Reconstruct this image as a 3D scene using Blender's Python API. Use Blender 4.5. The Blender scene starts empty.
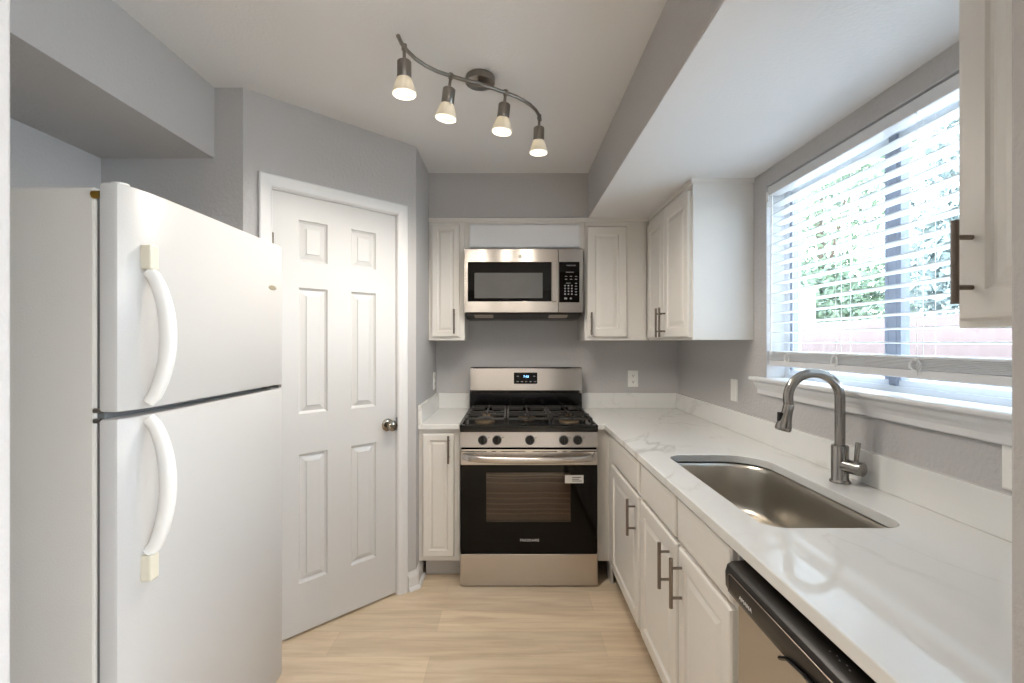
import bpy, bmesh, math, random
from mathutils import Matrix, Vector
random.seed(4)
PI = math.pi
SC = bpy.context.scene
COL = SC.collection

# ------------------------------------------------------------------ camera, world, exposure
cam_d = bpy.data.cameras.new('camera'); cam = bpy.data.objects.new('camera', cam_d); COL.objects.link(cam)
cam.location = (0, 0, 1.36); cam.rotation_euler = (PI/2, 0, 0)
cam_d.sensor_width = 36; cam_d.lens = 36*480/1024; cam_d.clip_start = .02; cam_d.clip_end = 200
cam_d.shift_x = 1/1024; cam_d.shift_y = .5/1024
SC.camera = cam
W = bpy.data.worlds.new('sky'); SC.world = W; W.use_nodes = True
nt = W.node_tree; bg = nt.nodes['Background']
tc = nt.nodes.new('ShaderNodeTexCoord'); sp = nt.nodes.new('ShaderNodeSeparateXYZ'); cr = nt.nodes.new('ShaderNodeValToRGB')
nt.links.new(tc.outputs['Generated'], sp.inputs[0]); nt.links.new(sp.outputs['Z'], cr.inputs[0])
cr.color_ramp.elements[0].position = 0; cr.color_ramp.elements[0].color = (.93, .97, 1, 1)
cr.color_ramp.elements[1].position = .6; cr.color_ramp.elements[1].color = (.70, .84, 1, 1)
nt.links.new(cr.outputs[0], bg.inputs[0]); bg.inputs[1].default_value = 12
SC.view_settings.view_transform = 'Standard'; SC.view_settings.look = 'None'
SC.view_settings.gamma = 1; SC.view_settings.exposure = .30; SC.view_settings.use_curve_mapping = False
try:
    SC.cycles.max_bounces = 12; SC.cycles.diffuse_bounces = 6; SC.cycles.glossy_bounces = 5
    SC.cycles.transparent_max_bounces = 12; SC.cycles.sample_clamp_indirect = 8
    SC.cycles.caustics_reflective = False; SC.cycles.caustics_refractive = False
except Exception: pass
LAMP_W = 3.4        # each spotlight bulb of the track light
FILL_LAMP_W = 58.0  # the added fill lamp behind the viewer
HALL_WINDOW = 1.0

# ------------------------------------------------------------------ materials
def lin(c): return tuple(((v/255)/12.92 if v/255 <= .04045 else ((v/255+.055)/1.055)**2.4) for v in c)
def mat(name, rgb, rough=.5, metal=0, bump=None, bscale=150, coat=0, emit=None, estr=0, aniso=0, spec=.5, btype='noise', var=0):
    m = bpy.data.materials.new(name); m.use_nodes = True
    n = m.node_tree; b = n.nodes['Principled BSDF']
    b.inputs['Base Color'].default_value = (*lin(rgb), 1); b.inputs['Roughness'].default_value = rough
    b.inputs['Metallic'].default_value = metal; b.inputs['Specular IOR Level'].default_value = spec
    b.inputs['Coat Weight'].default_value = coat; b.inputs['Coat Roughness'].default_value = .05
    if emit: b.inputs['Emission Color'].default_value = (*lin(emit), 1); b.inputs['Emission Strength'].default_value = estr
    if aniso:
        b.inputs['Anisotropic'].default_value = aniso
        t = n.nodes.new('ShaderNodeTangent'); t.direction_type = 'RADIAL'; t.axis = 'Z'
        n.links.new(t.outputs[0], b.inputs['Tangent'])
    if bump or var:
        c = n.nodes.new('ShaderNodeTexCoord'); x = n.nodes.new('ShaderNodeTexNoise')
        x.inputs['Scale'].default_value = bscale; x.inputs['Detail'].default_value = 3
        n.links.new(c.outputs['Object'], x.inputs['Vector'])
    if bump:
        bp = n.nodes.new('ShaderNodeBump'); bp.inputs['Strength'].default_value = bump; bp.inputs['Distance'].default_value = .004
        n.links.new(x.outputs[0], bp.inputs['Height']); n.links.new(bp.outputs[0], b.inputs['Normal'])
    if var:
        y = n.nodes.new('ShaderNodeTexNoise'); y.inputs['Scale'].default_value = 6; n.links.new(c.outputs['Object'], y.inputs['Vector'])
        r = n.nodes.new('ShaderNodeValToRGB'); L = lin(rgb)
        r.color_ramp.elements[0].position = .35; r.color_ramp.elements[0].color = (*[v*(1-var) for v in L], 1)
        r.color_ramp.elements[1].position = .65; r.color_ramp.elements[1].color = (*[min(1, v*(1+var)) for v in L], 1)
        n.links.new(y.outputs[0], r.inputs[0]); n.links.new(r.outputs[0], b.inputs['Base Color'])
    return m
def steel(name, rgb, rough, scale=(2, 2, 500), aniso=.7):
    """brushed steel: fine streaks along the horizontal"""
    m = mat(name, rgb, rough, 1); n = m.node_tree; b = n.nodes['Principled BSDF']
    if aniso:   # brushed along the horizontal of every face
        b.inputs['Anisotropic'].default_value = aniso; b.inputs['Anisotropic Rotation'].default_value = .25
        ge = n.nodes.new('ShaderNodeNewGeometry'); cx = n.nodes.new('ShaderNodeVectorMath'); cx.operation = 'CROSS_PRODUCT'; cx.inputs[0].default_value = (0, 0, 1)
        n.links.new(ge.outputs['Normal'], cx.inputs[1]); n.links.new(cx.outputs[0], b.inputs['Tangent'])
    c = n.nodes.new('ShaderNodeTexCoord'); mp = n.nodes.new('ShaderNodeMapping'); mp.inputs['Scale'].default_value = scale
    x = n.nodes.new('ShaderNodeTexNoise'); x.inputs['Scale'].default_value = 1; x.inputs['Detail'].default_value = 4
    r = n.nodes.new('ShaderNodeMapRange'); r.inputs['To Min'].default_value = rough*.93; r.inputs['To Max'].default_value = rough*1.07
    n.links.new(c.outputs['Object'], mp.inputs[0]); n.links.new(mp.outputs[0], x.inputs[0]); n.links.new(x.outputs[0], r.inputs[0])
    n.links.new(r.outputs[0], b.inputs['Roughness'])
    return m

M = {}
M['wall'] = mat('wall_paint', (186, 184, 184), .75, bump=.6, bscale=75)
M['ceiling'] = mat('ceiling_paint', (226, 225, 225), .85, bump=.3, bscale=80)
M['trim'] = mat('trim_white', (218, 218, 219), .35, bump=.03, bscale=30)
M['door'] = mat('door_white', (203, 203, 203), .38, bump=.03, bscale=30)
M['cab'] = mat('cabinet_paint', (224, 221, 216), .32, bump=.04, bscale=25)
M['cab_in'] = mat('cabinet_edge', (196, 192, 186), .5, bump=.03, bscale=25)
M['white_panel'] = mat('white_filler_panel', (233, 234, 236), .4, bump=.03, bscale=25)
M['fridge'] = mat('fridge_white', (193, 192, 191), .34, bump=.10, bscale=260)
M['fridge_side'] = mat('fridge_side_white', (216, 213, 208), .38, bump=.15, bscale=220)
M['plastic_white'] = mat('white_plastic', (232, 232, 230), .3, bump=.02, bscale=60)
M['beige'] = mat('yellowed_plastic', (218, 213, 196), .35, bump=.03, bscale=60)
M['gasket'] = mat('gasket_grey', (112, 114, 116), .6, bump=.05, bscale=60)
M['champagne'] = mat('champagne_metal', (190, 180, 156), .35, .6, var=.05)
M['brass'] = mat('brass', (190, 150, 70), .3, 1, var=.15)
M['nickel'] = steel('brushed_nickel', (150, 145, 139), .28, (300, 300, 3), 0)
M['faucet'] = steel('faucet_nickel', (160, 157, 153), .22, (200, 200, 3), 0)
M['pull'] = steel('pull_nickel', (128, 118, 110), .36, (200, 200, 3), 0)
M['knob'] = steel('satin_nickel_knob', (150, 142, 130), .2, (40, 40, 40), 0)
M['steel'] = steel('brushed_steel', (196, 190, 184), .23, (3, 3, 900), .88)
M['steel_sink'] = steel('sink_steel', (196, 190, 180), .29, (4, 4, 4), 0)
M['black'] = mat('black_enamel', (9, 9, 10), .14, var=.1, spec=.35)
M['glass_black'] = mat('black_glass', (9, 7, 6), .05, var=.05, spec=.2)
M['iron'] = mat('cast_iron', (34, 32, 30), .42, bump=.25, bscale=300, spec=.7)
M['burner'] = mat('burner_cap', (40, 34, 30), .4, bump=.1, bscale=200)
M['burner_ring'] = mat('burner_ring_aluminium', (150, 130, 105), .4, .8, var=.1)
M['black_plastic'] = mat('black_plastic', (26, 23, 22), .38, bump=.04, bscale=200)
M['grey_ink'] = mat('white_print', (205, 205, 205), .5, var=.02)
M['dim_ink'] = mat('grey_print', (140, 140, 145), .5, var=.02)
M['led'] = mat('display_digits', (120, 190, 255), .4, emit=(150, 205, 255), estr=2.5)
M['micro_window'] = mat('microwave_window_mesh', (92, 91, 90), .25, var=.04, spec=.4)
M['lens'] = mat('cooktop_lamp_lens', (190, 180, 165), .3, var=.05)
M['dark'] = mat('dark_gap', (16, 15, 15), .8, var=.05)
M['outlet'] = mat('outlet_plastic', (236, 235, 231), .35, bump=.02, bscale=60)
M['socket'] = mat('socket_slots', (40, 38, 36), .5, var=.05)
M['vinyl'] = mat('window_frame_grey', (138, 144, 158), .45, var=.05)
M['vinyl_white'] = mat('window_frame_white', (216, 219, 223), .4, var=.02)
M['toe'] = mat('toe_kick_grey', (190, 186, 182), .5, bump=.03, bscale=25)
M['cavity'] = mat('oven_lining', (150, 118, 94), .5, var=.15)
M['rack'] = mat('oven_rack', (214, 196, 176), .3, .2, var=.05)
M['bark'] = mat('tree_bark', (92, 78, 66), .9, bump=.5, bscale=30)
M['retaining'] = mat('pink_masonry', (108, 92, 89), .9, bump=.3, bscale=12, var=.05)
M['cap'] = mat('pale_coping', (104, 106, 110), .8, var=.05)
M['post'] = mat('white_post', (240, 240, 238), .6, var=.02)
M['siding'] = mat('grey_siding', (138, 148, 150), .7, var=.05)
M['lawn'] = mat('pale_concrete_ground', (200, 198, 192), .9, bump=.3, bscale=20, var=.06)
M['sticker'] = mat('sticker_white', (226, 226, 222), .5, var=.02)
M['sticker_ink'] = mat('sticker_print', (70, 72, 80), .5, var=.05)
def leafmat(name, rgb):
    m = mat(name, rgb, .6, var=.3); b = m.node_tree.nodes['Principled BSDF']
    return m
M['leaf'] = leafmat('leaf_green', (112, 130, 106)); M['leaf2'] = leafmat('leaf_grey_green', (124, 136, 134))
# translucent blind slats
def slatmat():
    m = bpy.data.materials.new('blind_slat_white'); m.use_nodes = True; n = m.node_tree; b = n.nodes['Principled BSDF']; out = n.nodes['Material Output']
    x = n.nodes.new('ShaderNodeTexNoise'); x.inputs['Scale'].default_value = 40
    r = n.nodes.new('ShaderNodeMapRange'); r.inputs['To Min'].default_value = .35; r.inputs['To Max'].default_value = .5
    n.links.new(x.outputs[0], r.inputs[0]); n.links.new(r.outputs[0], b.inputs['Roughness'])
    b.inputs['Base Color'].default_value = (.86, .87, .88, 1)
    t = n.nodes.new('ShaderNodeBsdfTranslucent'); t.inputs[0].default_value = (.85, .9, .95, 1)
    mx = n.nodes.new('ShaderNodeMixShader'); mx.inputs[0].default_value = .22
    n.links.new(b.outputs[0], mx.inputs[1]); n.links.new(t.outputs[0], mx.inputs[2]); n.links.new(mx.outputs[0], out.inputs[0])
    return m
M['slat'] = slatmat()
def thinglass(name, tint, gloss, rough=.02):
    m = bpy.data.materials.new(name); m.use_nodes = True; n = m.node_tree
    for q in list(n.nodes):
        if q.type == 'BSDF_PRINCIPLED': n.nodes.remove(q)
    out = n.nodes['Material Output']
    t = n.nodes.new('ShaderNodeBsdfTransparent'); t.inputs[0].default_value = (*tint, 1)
    g = n.nodes.new('ShaderNodeBsdfGlossy'); g.inputs['Roughness'].default_value = rough
    f = n.nodes.new('ShaderNodeLayerWeight'); f.inputs[0].default_value = gloss
    mx = n.nodes.new('ShaderNodeMixShader'); f.inputs[0].default_value = .5
    pw = n.nodes.new('ShaderNodeMath'); pw.operation = 'POWER'; pw.inputs[1].default_value = 4; n.links.new(f.outputs['Facing'], pw.inputs[0])
    ad = n.nodes.new('ShaderNodeMath'); ad.operation = 'MULTIPLY_ADD'; ad.inputs[1].default_value = .6; ad.inputs[2].default_value = gloss; n.links.new(pw.outputs[0], ad.inputs[0])
    n.links.new(ad.outputs[0], mx.inputs[0]); n.links.new(t.outputs[0], mx.inputs[1]); n.links.new(g.outputs[0], mx.inputs[2]); n.links.new(mx.outputs[0], out.inputs[0])
    return m
M['pane'] = thinglass('window_glass', (.93, .96, .97), .03)
M['oven_pane'] = thinglass('oven_window_glass', (.55, .47, .41), .07)
def frosted():
    m = bpy.data.materials.new('frosted_lamp_glass'); m.use_nodes = True; n = m.node_tree; b = n.nodes['Principled BSDF']; out = n.nodes['Material Output']
    x = n.nodes.new('ShaderNodeTexNoise'); x.inputs['Scale'].default_value = 60
    r = n.nodes.new('ShaderNodeMapRange'); r.inputs['To Min'].default_value = .2; r.inputs['To Max'].default_value = .35
    n.links.new(x.outputs[0], r.inputs[0]); n.links.new(r.outputs[0], b.inputs['Roughness'])
    b.inputs['Base Color'].default_value = (.85, .83, .78, 1)
    t = n.nodes.new('ShaderNodeBsdfTranslucent'); t.inputs[0].default_value = (1, .95, .85, 1)
    mx = n.nodes.new('ShaderNodeMixShader'); mx.inputs[0].default_value = .22
    n.links.new(b.outputs[0], mx.inputs[1]); n.links.new(t.outputs[0], mx.inputs[2]); n.links.new(mx.outputs[0], out.inputs[0])
    return m
M['frosted'] = frosted()
M['bulb'] = mat('lit_bulb', (255, 250, 235), .4, emit=(255, 244, 224), estr=3.5)
M['bulb_rim'] = mat('lit_glass_rim', (255, 250, 240), .4, emit=(255, 244, 222), estr=1.0)
# quartz
def quartz():
    m = mat('white_quartz', (224, 223, 221), .05, spec=.55); n = m.node_tree; b = n.nodes['Principled BSDF']
    c = n.nodes.new('ShaderNodeTexCoord')
    def vein(scale, dist, w, seed):
        mp = n.nodes.new('ShaderNodeMapping'); mp.inputs['Location'].default_value = seed; mp.inputs['Rotation'].default_value = (.3, .2, .6)
        mp.inputs['Scale'].default_value = (1, .55, 1)
        x = n.nodes.new('ShaderNodeTexNoise'); x.inputs['Scale'].default_value = scale; x.inputs['Detail'].default_value = 5; x.inputs['Distortion'].default_value = dist
        s = n.nodes.new('ShaderNodeMath'); s.operation = 'SUBTRACT'; s.inputs[1].default_value = .5
        a = n.nodes.new('ShaderNodeMath'); a.operation = 'ABSOLUTE'
        r = n.nodes.new('ShaderNodeMapRange'); r.inputs['From Min'].default_value = 0; r.inputs['From Max'].default_value = w; r.inputs['To Min'].default_value = 1; r.inputs['To Max'].default_value = 0
        n.links.new(c.outputs['Object'], mp.inputs[0]); n.links.new(mp.outputs[0], x.inputs[0]); n.links.new(x.outputs[0], s.inputs[0]); n.links.new(s.outputs[0], a.inputs[0]); n.links.new(a.outputs[0], r.inputs[0])
        return r
    v1 = vein(1.1, .9, .010, (3.1, 1.7, 0)); v2 = vein(2.6, 1.2, .012, (9, 4, 2))
    k = n.nodes.new('ShaderNodeTexNoise'); k.inputs['Scale'].default_value = 2.2; n.links.new(c.outputs['Object'], k.inputs[0])
    kr = n.nodes.new('ShaderNodeMapRange'); kr.inputs['From Min'].default_value = .42; kr.inputs['From Max'].default_value = .62; n.links.new(k.outputs[0], kr.inputs[0])
    m2 = n.nodes.new('ShaderNodeMath'); m2.operation = 'MULTIPLY'; m2.inputs[1].default_value = .5; n.links.new(v2.outputs[0], m2.inputs[0])
    ad = n.nodes.new('ShaderNodeMath'); ad.operation = 'MAXIMUM'; n.links.new(v1.outputs[0], ad.inputs[0]); n.links.new(m2.outputs[0], ad.inputs[1])
    mu = n.nodes.new('ShaderNodeMath'); mu.operation = 'MULTIPLY'; n.links.new(ad.outputs[0], mu.inputs[0]); n.links.new(kr.outputs[0], mu.inputs[1])
    m3 = n.nodes.new('ShaderNodeMath'); m3.operation = 'MULTIPLY'; m3.inputs[1].default_value = .36; n.links.new(mu.outputs[0], m3.inputs[0])
    mix = n.nodes.new('ShaderNodeMixRGB'); mix.inputs[1].default_value = (*lin((226, 226, 224)), 1); mix.inputs[2].default_value = (*lin((135, 122, 108)), 1)
    n.links.new(m3.outputs[0], mix.inputs[0]); n.links.new(mix.outputs[0], b.inputs['Base Color'])
    return m
M['quartz'] = quartz()
# floor planks, running along X
def planks():
    m = mat('oak_planks', (205, 180, 150), .38); n = m.node_tree; b = n.nodes['Principled BSDF']
    c = n.nodes.new('ShaderNodeTexCoord')
    br = n.nodes.new('ShaderNodeTexBrick'); br.offset = .37; br.inputs['Scale'].default_value = 1
    br.inputs['Mortar Size'].default_value = .0012; br.inputs['Brick Width'].default_value = 1.22; br.inputs['Row Height'].default_value = .178
    br.inputs['Color1'].default_value = (0, 0, 0, 1); br.inputs['Color2'].default_value = (1, 1, 1, 1); br.inputs['Mortar'].default_value = (.5, .5, .5, 1)
    mp0 = n.nodes.new('ShaderNodeMapping'); mp0.inputs['Location'].default_value = (.35, .06, 0)
    n.links.new(c.outputs['Object'], mp0.inputs[0]); n.links.new(mp0.outputs[0], br.inputs['Vector'])
    mp = n.nodes.new('ShaderNodeMapping'); mp.inputs['Scale'].default_value = (1.6, 16, 1)
    n.links.new(c.outputs['Object'], mp.inputs[0])
    x = n.nodes.new('ShaderNodeTexNoise'); x.inputs['Scale'].default_value = 1.3; x.inputs['Detail'].default_value = 7; x.inputs['Roughness'].default_value = .62; x.inputs['Distortion'].default_value = .5
    n.links.new(mp.outputs[0], x.inputs['Vector'])
    r = n.nodes.new('ShaderNodeValToRGB'); e = r.color_ramp.elements
    e[0].position = .32; e[0].color = (*lin((204, 182, 154)), 1); e[1].position = .62; e[1].color = (*lin((228, 210, 185)), 1)
    n.links.new(x.outputs[0], r.inputs[0])
    pv = n.nodes.new('ShaderNodeMixRGB'); pv.blend_type = 'MULTIPLY'; pv.inputs[0].default_value = 1
    pr = n.nodes.new('ShaderNodeValToRGB'); pr.color_ramp.elements[0].color = (.90, .895, .88, 1); pr.color_ramp.elements[1].color = (1.06, 1.05, 1.04, 1)
    n.links.new(br.outputs['Color'], pr.inputs[0]); n.links.new(r.outputs[0], pv.inputs[1]); n.links.new(pr.outputs[0], pv.inputs[2])
    mo = n.nodes.new('ShaderNodeMixRGB'); mo.inputs[2].default_value = (*lin((150, 126, 98)), 1)
    h = n.nodes.new('ShaderNodeMath'); h.operation = 'MULTIPLY'; h.inputs[1].default_value = .28; n.links.new(br.outputs['Fac'], h.inputs[0])
    n.links.new(h.outputs[0], mo.inputs[0]); n.links.new(pv.outputs[0], mo.inputs[1]); n.links.new(mo.outputs[0], b.inputs['Base Color'])
    return m
M['planks'] = planks()

# ------------------------------------------------------------------ mesh helpers
class MB:
    def __init__(s): s.bm = bmesh.new()
    def box(s, x0, x1, y0, y1, z0, z1, bev=0, seg=2):
        x0, x1 = sorted((x0, x1)); y0, y1 = sorted((y0, y1)); z0, z1 = sorted((z0, z1))
        t = bmesh.new()
        bmesh.ops.create_cube(t, size=1, matrix=Matrix.Translation(((x0+x1)/2, (y0+y1)/2, (z0+z1)/2)) @ Matrix.Diagonal((x1-x0, y1-y0, z1-z0, 1)))
        if bev: bmesh.ops.bevel(t, geom=t.edges[:], offset=min(bev, .45*min(x1-x0, y1-y0, z1-z0)), segments=seg, profile=.5, affect='EDGES')
        s._join(t); return s
    def _join(s, t, mtx=None):
        if mtx is not None: bmesh.ops.transform(t, matrix=mtx, verts=t.verts[:])
        me = bpy.data.meshes.new('tmp'); t.to_mesh(me); t.free(); s.bm.from_mesh(me); bpy.data.meshes.remove(me)
    def cyl(s, p0, p1, r0, r1=None, n=24, caps=True):
        p0 = Vector(p0); p1 = Vector(p1); r1 = r0 if r1 is None else r1
        s.tube([p0, p1], [r0, r1], n, caps); return s
    def tube(s, pts, rad, n=12, caps=True, flat=None):
        """swept tube; flat=(a,b) scales the section along its two frame axes"""
        pts = [Vector(p) for p in pts]
        if not isinstance(rad, (list, tuple)): rad = [rad]*len(pts)
        rings = []; up = None
        for i, p in enumerate(pts):
            d = (pts[min(i+1, len(pts)-1)] - pts[max(i-1, 0)]).normalized()
            if up is None:
                up = Vector((0, 0, 1)) if abs(d.z) < .9 else Vector((1, 0, 0))
            a = d.cross(up).normalized(); b = a.cross(d).normalized(); up = b
            fa, fb = flat or (1, 1)
            rings.append([s.bm.verts.new(p + a*(rad[i]*fa*math.cos(2*PI*k/n)) + b*(rad[i]*fb*math.sin(2*PI*k/n))) for k in range(n)])
        s._skin(rings, caps); return s
    def _skin(s, rings, caps=True, closed=True):
        n = len(rings[0])
        for A, B in zip(rings, rings[1:]):
            for k in range(n if closed else n-1):
                s.bm.faces.new((A[k], A[(k+1) % n], B[(k+1) % n], B[k]))
        if caps:
            if len(rings[0]) > 2: s.bm.faces.new(rings[0][::-1]); s.bm.faces.new(rings[-1])
    def lathe(s, prof, mtx=Matrix(), n=32, caps=True):
        """prof: (radius, height) pairs about local Z"""
        rings = [[s.bm.verts.new(mtx @ Vector((r*math.cos(2*PI*k/n), r*math.sin(2*PI*k/n), z))) for k in range(n)] for r, z in prof]
        s._skin(rings, caps); return s
    def loops(s, loops3d, caps=True):
        s._skin([[s.bm.verts.new(Vector(p)) for p in L] for L in loops3d], caps); return s
    def panel(s, o, u, v, w, h, rings, d):
        """nested rectangles (inset, height) rising along d from origin o in the u,v plane"""
        L = []
        for i, z in rings:
            L.append([o + u*a + v*b + d*z for a, b in ((i, i), (w-i, i), (w-i, h-i), (i, h-i))])
        s.loops(L); return s
    def prism(s, pts, z0, z1):
        s.loops([[(p[0], p[1], z0) for p in pts], [(p[0], p[1], z1) for p in pts]]); return s
    def sweep(s, path, prof):
        """path: 2-D points, prof: closed (outward offset, z); outward = right of travel"""
        path = [Vector(p) for p in path]; rings = []
        for i, p in enumerate(path):
            ns = []
            if i > 0: d = (p-path[i-1]).normalized(); ns.append(Vector((d.y, -d.x)))
            if i < len(path)-1: d = (path[i+1]-p).normalized(); ns.append(Vector((d.y, -d.x)))
            nn = sum(ns, Vector((0, 0))).normalized(); k = 1/max(.3, nn.dot(ns[0]))
            rings.append([s.bm.verts.new((p.x+nn.x*o*k, p.y+nn.y*o*k, z)) for o, z in prof])
        s._skin(rings); return s
    def build(s, name, m, parent=None, smooth=None, bevel=0):
        bmesh.ops.recalc_face_normals(s.bm, faces=s.bm.faces[:])
        me = bpy.data.meshes.new(name); s.bm.to_mesh(me); s.bm.free()
        me.materials.append(m); o = bpy.data.objects.new(name, me); COL.objects.link(o)
        # origin at the geometry's base centre
        if len(me.vertices):
            xs = [v.co.x for v in me.vertices]; ys = [v.co.y for v in me.vertices]; zs = [v.co.z for v in me.vertices]
            c = Vector(((min(xs)+max(xs))/2, (min(ys)+max(ys))/2, min(zs)))
            if m not in KEEP: me.transform(Matrix.Translation(-c)); o.location = c
        if smooth is not None:
            for p in me.polygons: p.use_smooth = True
            me.set_sharp_from_angle(angle=math.radians(smooth))
        if bevel:
            b = o.modifiers.new('bevel', 'BEVEL'); b.width = bevel; b.segments = 2; b.limit_method = 'ANGLE'; b.angle_limit = math.radians(50)
        if parent:
            q = parent; off = Vector((0, 0, 0))
            while q: off += q.location; q = q.parent
            o.parent = parent; o.location = o.location - off
        return o
KEEP = [M['quartz'], M['planks']]
def tag(o, label=None, cat=None, group=None, kind=None):
    if label: o['label'] = label
    if cat: o['category'] = cat
    if group: o['group'] = group
    if kind: o['kind'] = kind
    return o
def thing(name, label, cat, loc=(0, 0, 0), group=None):
    o = bpy.data.objects.new(name, None); COL.objects.link(o); o.location = loc; o.empty_display_size = .1
    return tag(o, label, cat, group)
def struct(o): o['kind'] = 'structure'; return o
def box(name, m, p, *a, bev=0, **k): return MB().box(*a, bev=bev).build(name, m, p, **k)
def text(body, size, loc, u, v, m, name, parent, ext=.0006, stretch=1):
    c = bpy.data.curves.new(name, 'FONT'); c.body = body; c.size = size; c.extrude = ext; c.align_x = 'CENTER'; c.align_y = 'CENTER'
    t = bpy.data.objects.new(name, c); me = bpy.data.meshes.new_from_object(t); bpy.data.objects.remove(t); bpy.data.curves.remove(c)
    u = Vector(u); v = Vector(v); w = u.cross(v)
    R = Matrix((u*stretch, v, w)).transposed().to_4x4()
    me.transform(R); me.materials.clear(); me.materials.append(m); me.name = name
    o = bpy.data.objects.new(name, me); COL.objects.link(o)
    q = parent; off = Vector((0, 0, 0))
    while q: off += q.location; q = q.parent
    o.parent = parent; o.location = Vector(loc) - off
    return o
X, Y, Z = Vector((1, 0, 0)), Vector((0, 1, 0)), Vector((0, 0, 1))

# ------------------------------------------------------------------ the room
CEIL, SOF, BACK, RW, LW = 2.442, 2.154, 3.39, 1.181, -.527
A = Vector((-1.14, 2.042)); B = Vector((LW, 2.663)); U2 = (B-A).normalized(); N2 = Vector((U2.y, -U2.x))
WY0, WY1, WZ0, WZ1 = .93, 2.222, 1.180, 2.083
m = MB(); m.prism([(-3.2, -4.2), (3.2, -4.2), (3.2, .50), (RW+.13, .50), (RW+.13, 3.5), (-3.2, 3.5)], -.1, 0); struct(m.build('floor', M['planks']))
m = MB(); m.prism([(-3.2, -4.2), (3.2, -4.2), (3.2, .50), (RW+.13, .50), (RW+.13, 3.5), (-3.2, 3.5)], CEIL, CEIL+.1); struct(m.build('ceiling', M['ceiling']))
struct(box('wall_back', M['wall'], None, -.75, 1.45, BACK, BACK+.12, 0, CEIL))
m = MB(); m.box(RW, RW+.14, .37, WY0, 0, CEIL).box(RW, RW+.14, WY1, BACK, 0, CEIL).box(RW, RW+.14, WY0, WY1, 0, WZ0).box(RW, RW+.14, WY0, WY1, WZ1, CEIL)
struct(m.build('wall_right', M['wall']))
# left side: fridge alcove, end wall, angled wall with the doorway, side wall of the range nook
struct(box('wall_left', M['wall'], None, -1.87, -1.744, .37, 2.042+.12, 0, CEIL))
struct(box('wall_alcove_end', M['wall'], None, -1.744, A.x, 2.042, 2.042+.12, 0, CEIL))
T0, T1, DZ = .1167, .7534, 2.043
def diag(t, off=0): p = A + U2*t + N2*off; return (p.x, p.y)
m = MB()
m.prism([diag(0), diag(T0), diag(T0, -.12), diag(-.03, -.12)], 0, CEIL)
m.prism([diag(T1), diag((B-A).length), diag((B-A).length, -.12), diag(T1, -.12)], 0, CEIL)
m.prism([diag(T0), diag(T1), diag(T1, -.12), diag(T0, -.12)], DZ, CEIL)
struct(m.build('wall_angled', M['wall']))
struct(box('wall_nook_side', M['wall'], None, LW-.12, LW, B.y-.0, BACK, 0, CEIL))
# the wall ends either side of the opening the kitchen is seen through
struct(box('wall_front_left', M['wall'], None, -3.2, -.532, .37, .512, 0, CEIL, bev=.004))
struct(box('wall_front_right', M['wall'], None, .532, 3.2, .37, .512, 0, CEIL, bev=.004))
# dropped soffits
struct(box('wall_soffit_right', M['wall'], None, .494, RW, .512, BACK, SOF+.003, CEIL))
struct(box('ceiling_soffit_right', M['ceiling'], None, .497, RW, .512, BACK, SOF, SOF+.003))
struct(box('wall_soffit_left', M['wall'], None, -1.744, -1.262, .512, 2.042, 2.141, CEIL))
struct(box('wall_soffit_back', M['wall'], None, LW, .494, 3.077, BACK, SOF+.004, CEIL))
# adjoining room behind the viewer
struct(box('wall_room_left', M['wall'], None, -3.2, -3.1, -4.2, .37, 0, CEIL))
m = MB(); m.box(3.1, 3.2, -4.2, -3.4, 0, CEIL).box(3.1, 3.2, -.3, .37, 0, CEIL).box(3.1, 3.2, -3.4, -.3, 2.2, CEIL).box(3.1, 3.2, -3.4, -.3, 0, .15)
struct(m.build('wall_room_right', M['wall']))
struct(box('wall_room_back', M['wall'], None, -3.1, 3.1, -4.2, -4.1, 0, CEIL))
# unseen walls added to stop sky light leaking under the angled door
struct(box('wall_leak_stop', M['wall'], None, -3.2, -3.1, .37, 3.5, 0, CEIL)); struct(box('wall_leak_stop_back', M['wall'], None, -3.1, -.75, 3.39, 3.5, 0, CEIL))
# baseboard with shoe moulding, from the door casing round the corner to the base cabinet
prof = [(0, 0), (.014, 0), (.014, .07), (.011, .08), (.006, .088), (.004, .098), (0, .1)]
path = [diag(T1+.062), (B.x, B.y), (LW, 2.80)]
bb = struct(MB().sweep(path, prof).build('baseboard_left', M['trim']))
MB().sweep(path, [(.0145, .001), (.029, .001), (.028, .009), (.022, .017), (.0145, .02)]).build('shoe_moulding', M['trim'], bb)

# ------------------------------------------------------------------ interior door on the angled wall
U3 = Vector((U2.x, U2.y, 0)); N3 = Vector((N2.x, N2.y, 0))
P0 = Vector((*diag(T0+.003), .012)); DW_, DH_ = T1-T0-.006, DZ-.016
xs = [0, .117, .255, DW_-.255, DW_-.117, DW_]
zs = [0, .24-.012, .839-.012, 1.025-.012, 1.612-.012, 1.735-.012, 1.926-.012, DH_]
m = MB(); off = -.012
def dp(a, b, d): return P0 + U3*a + Z*b + N3*(off+d)
for i in range(5):
    for j in range(7):
        a0, a1, b0, b1 = xs[i], xs[i+1], zs[j], zs[j+1]
        if i in (1, 3) and j in (1, 3, 5):
            L = []
            for ins, h in ((0, 0), (.004, -.008), (.012, -.013), (.036, -.005), (.0375, -.001)):
                L.append([dp(a0+ins, b0+ins, h), dp(a1-ins, b0+ins, h), dp(a1-ins, b1-ins, h), dp(a0+ins, b1-ins, h)])
            V = [[m.bm.verts.new(p) for p in q] for q in L]
            m._skin(V, caps=False); m.bm.faces.new(V[-1])
        else:
            m.bm.faces.new([m.bm.verts.new(p) for p in (dp(a0, b0, 0), dp(a1, b0, 0), dp(a1, b1, 0), dp(a0, b1, 0))])
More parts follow.
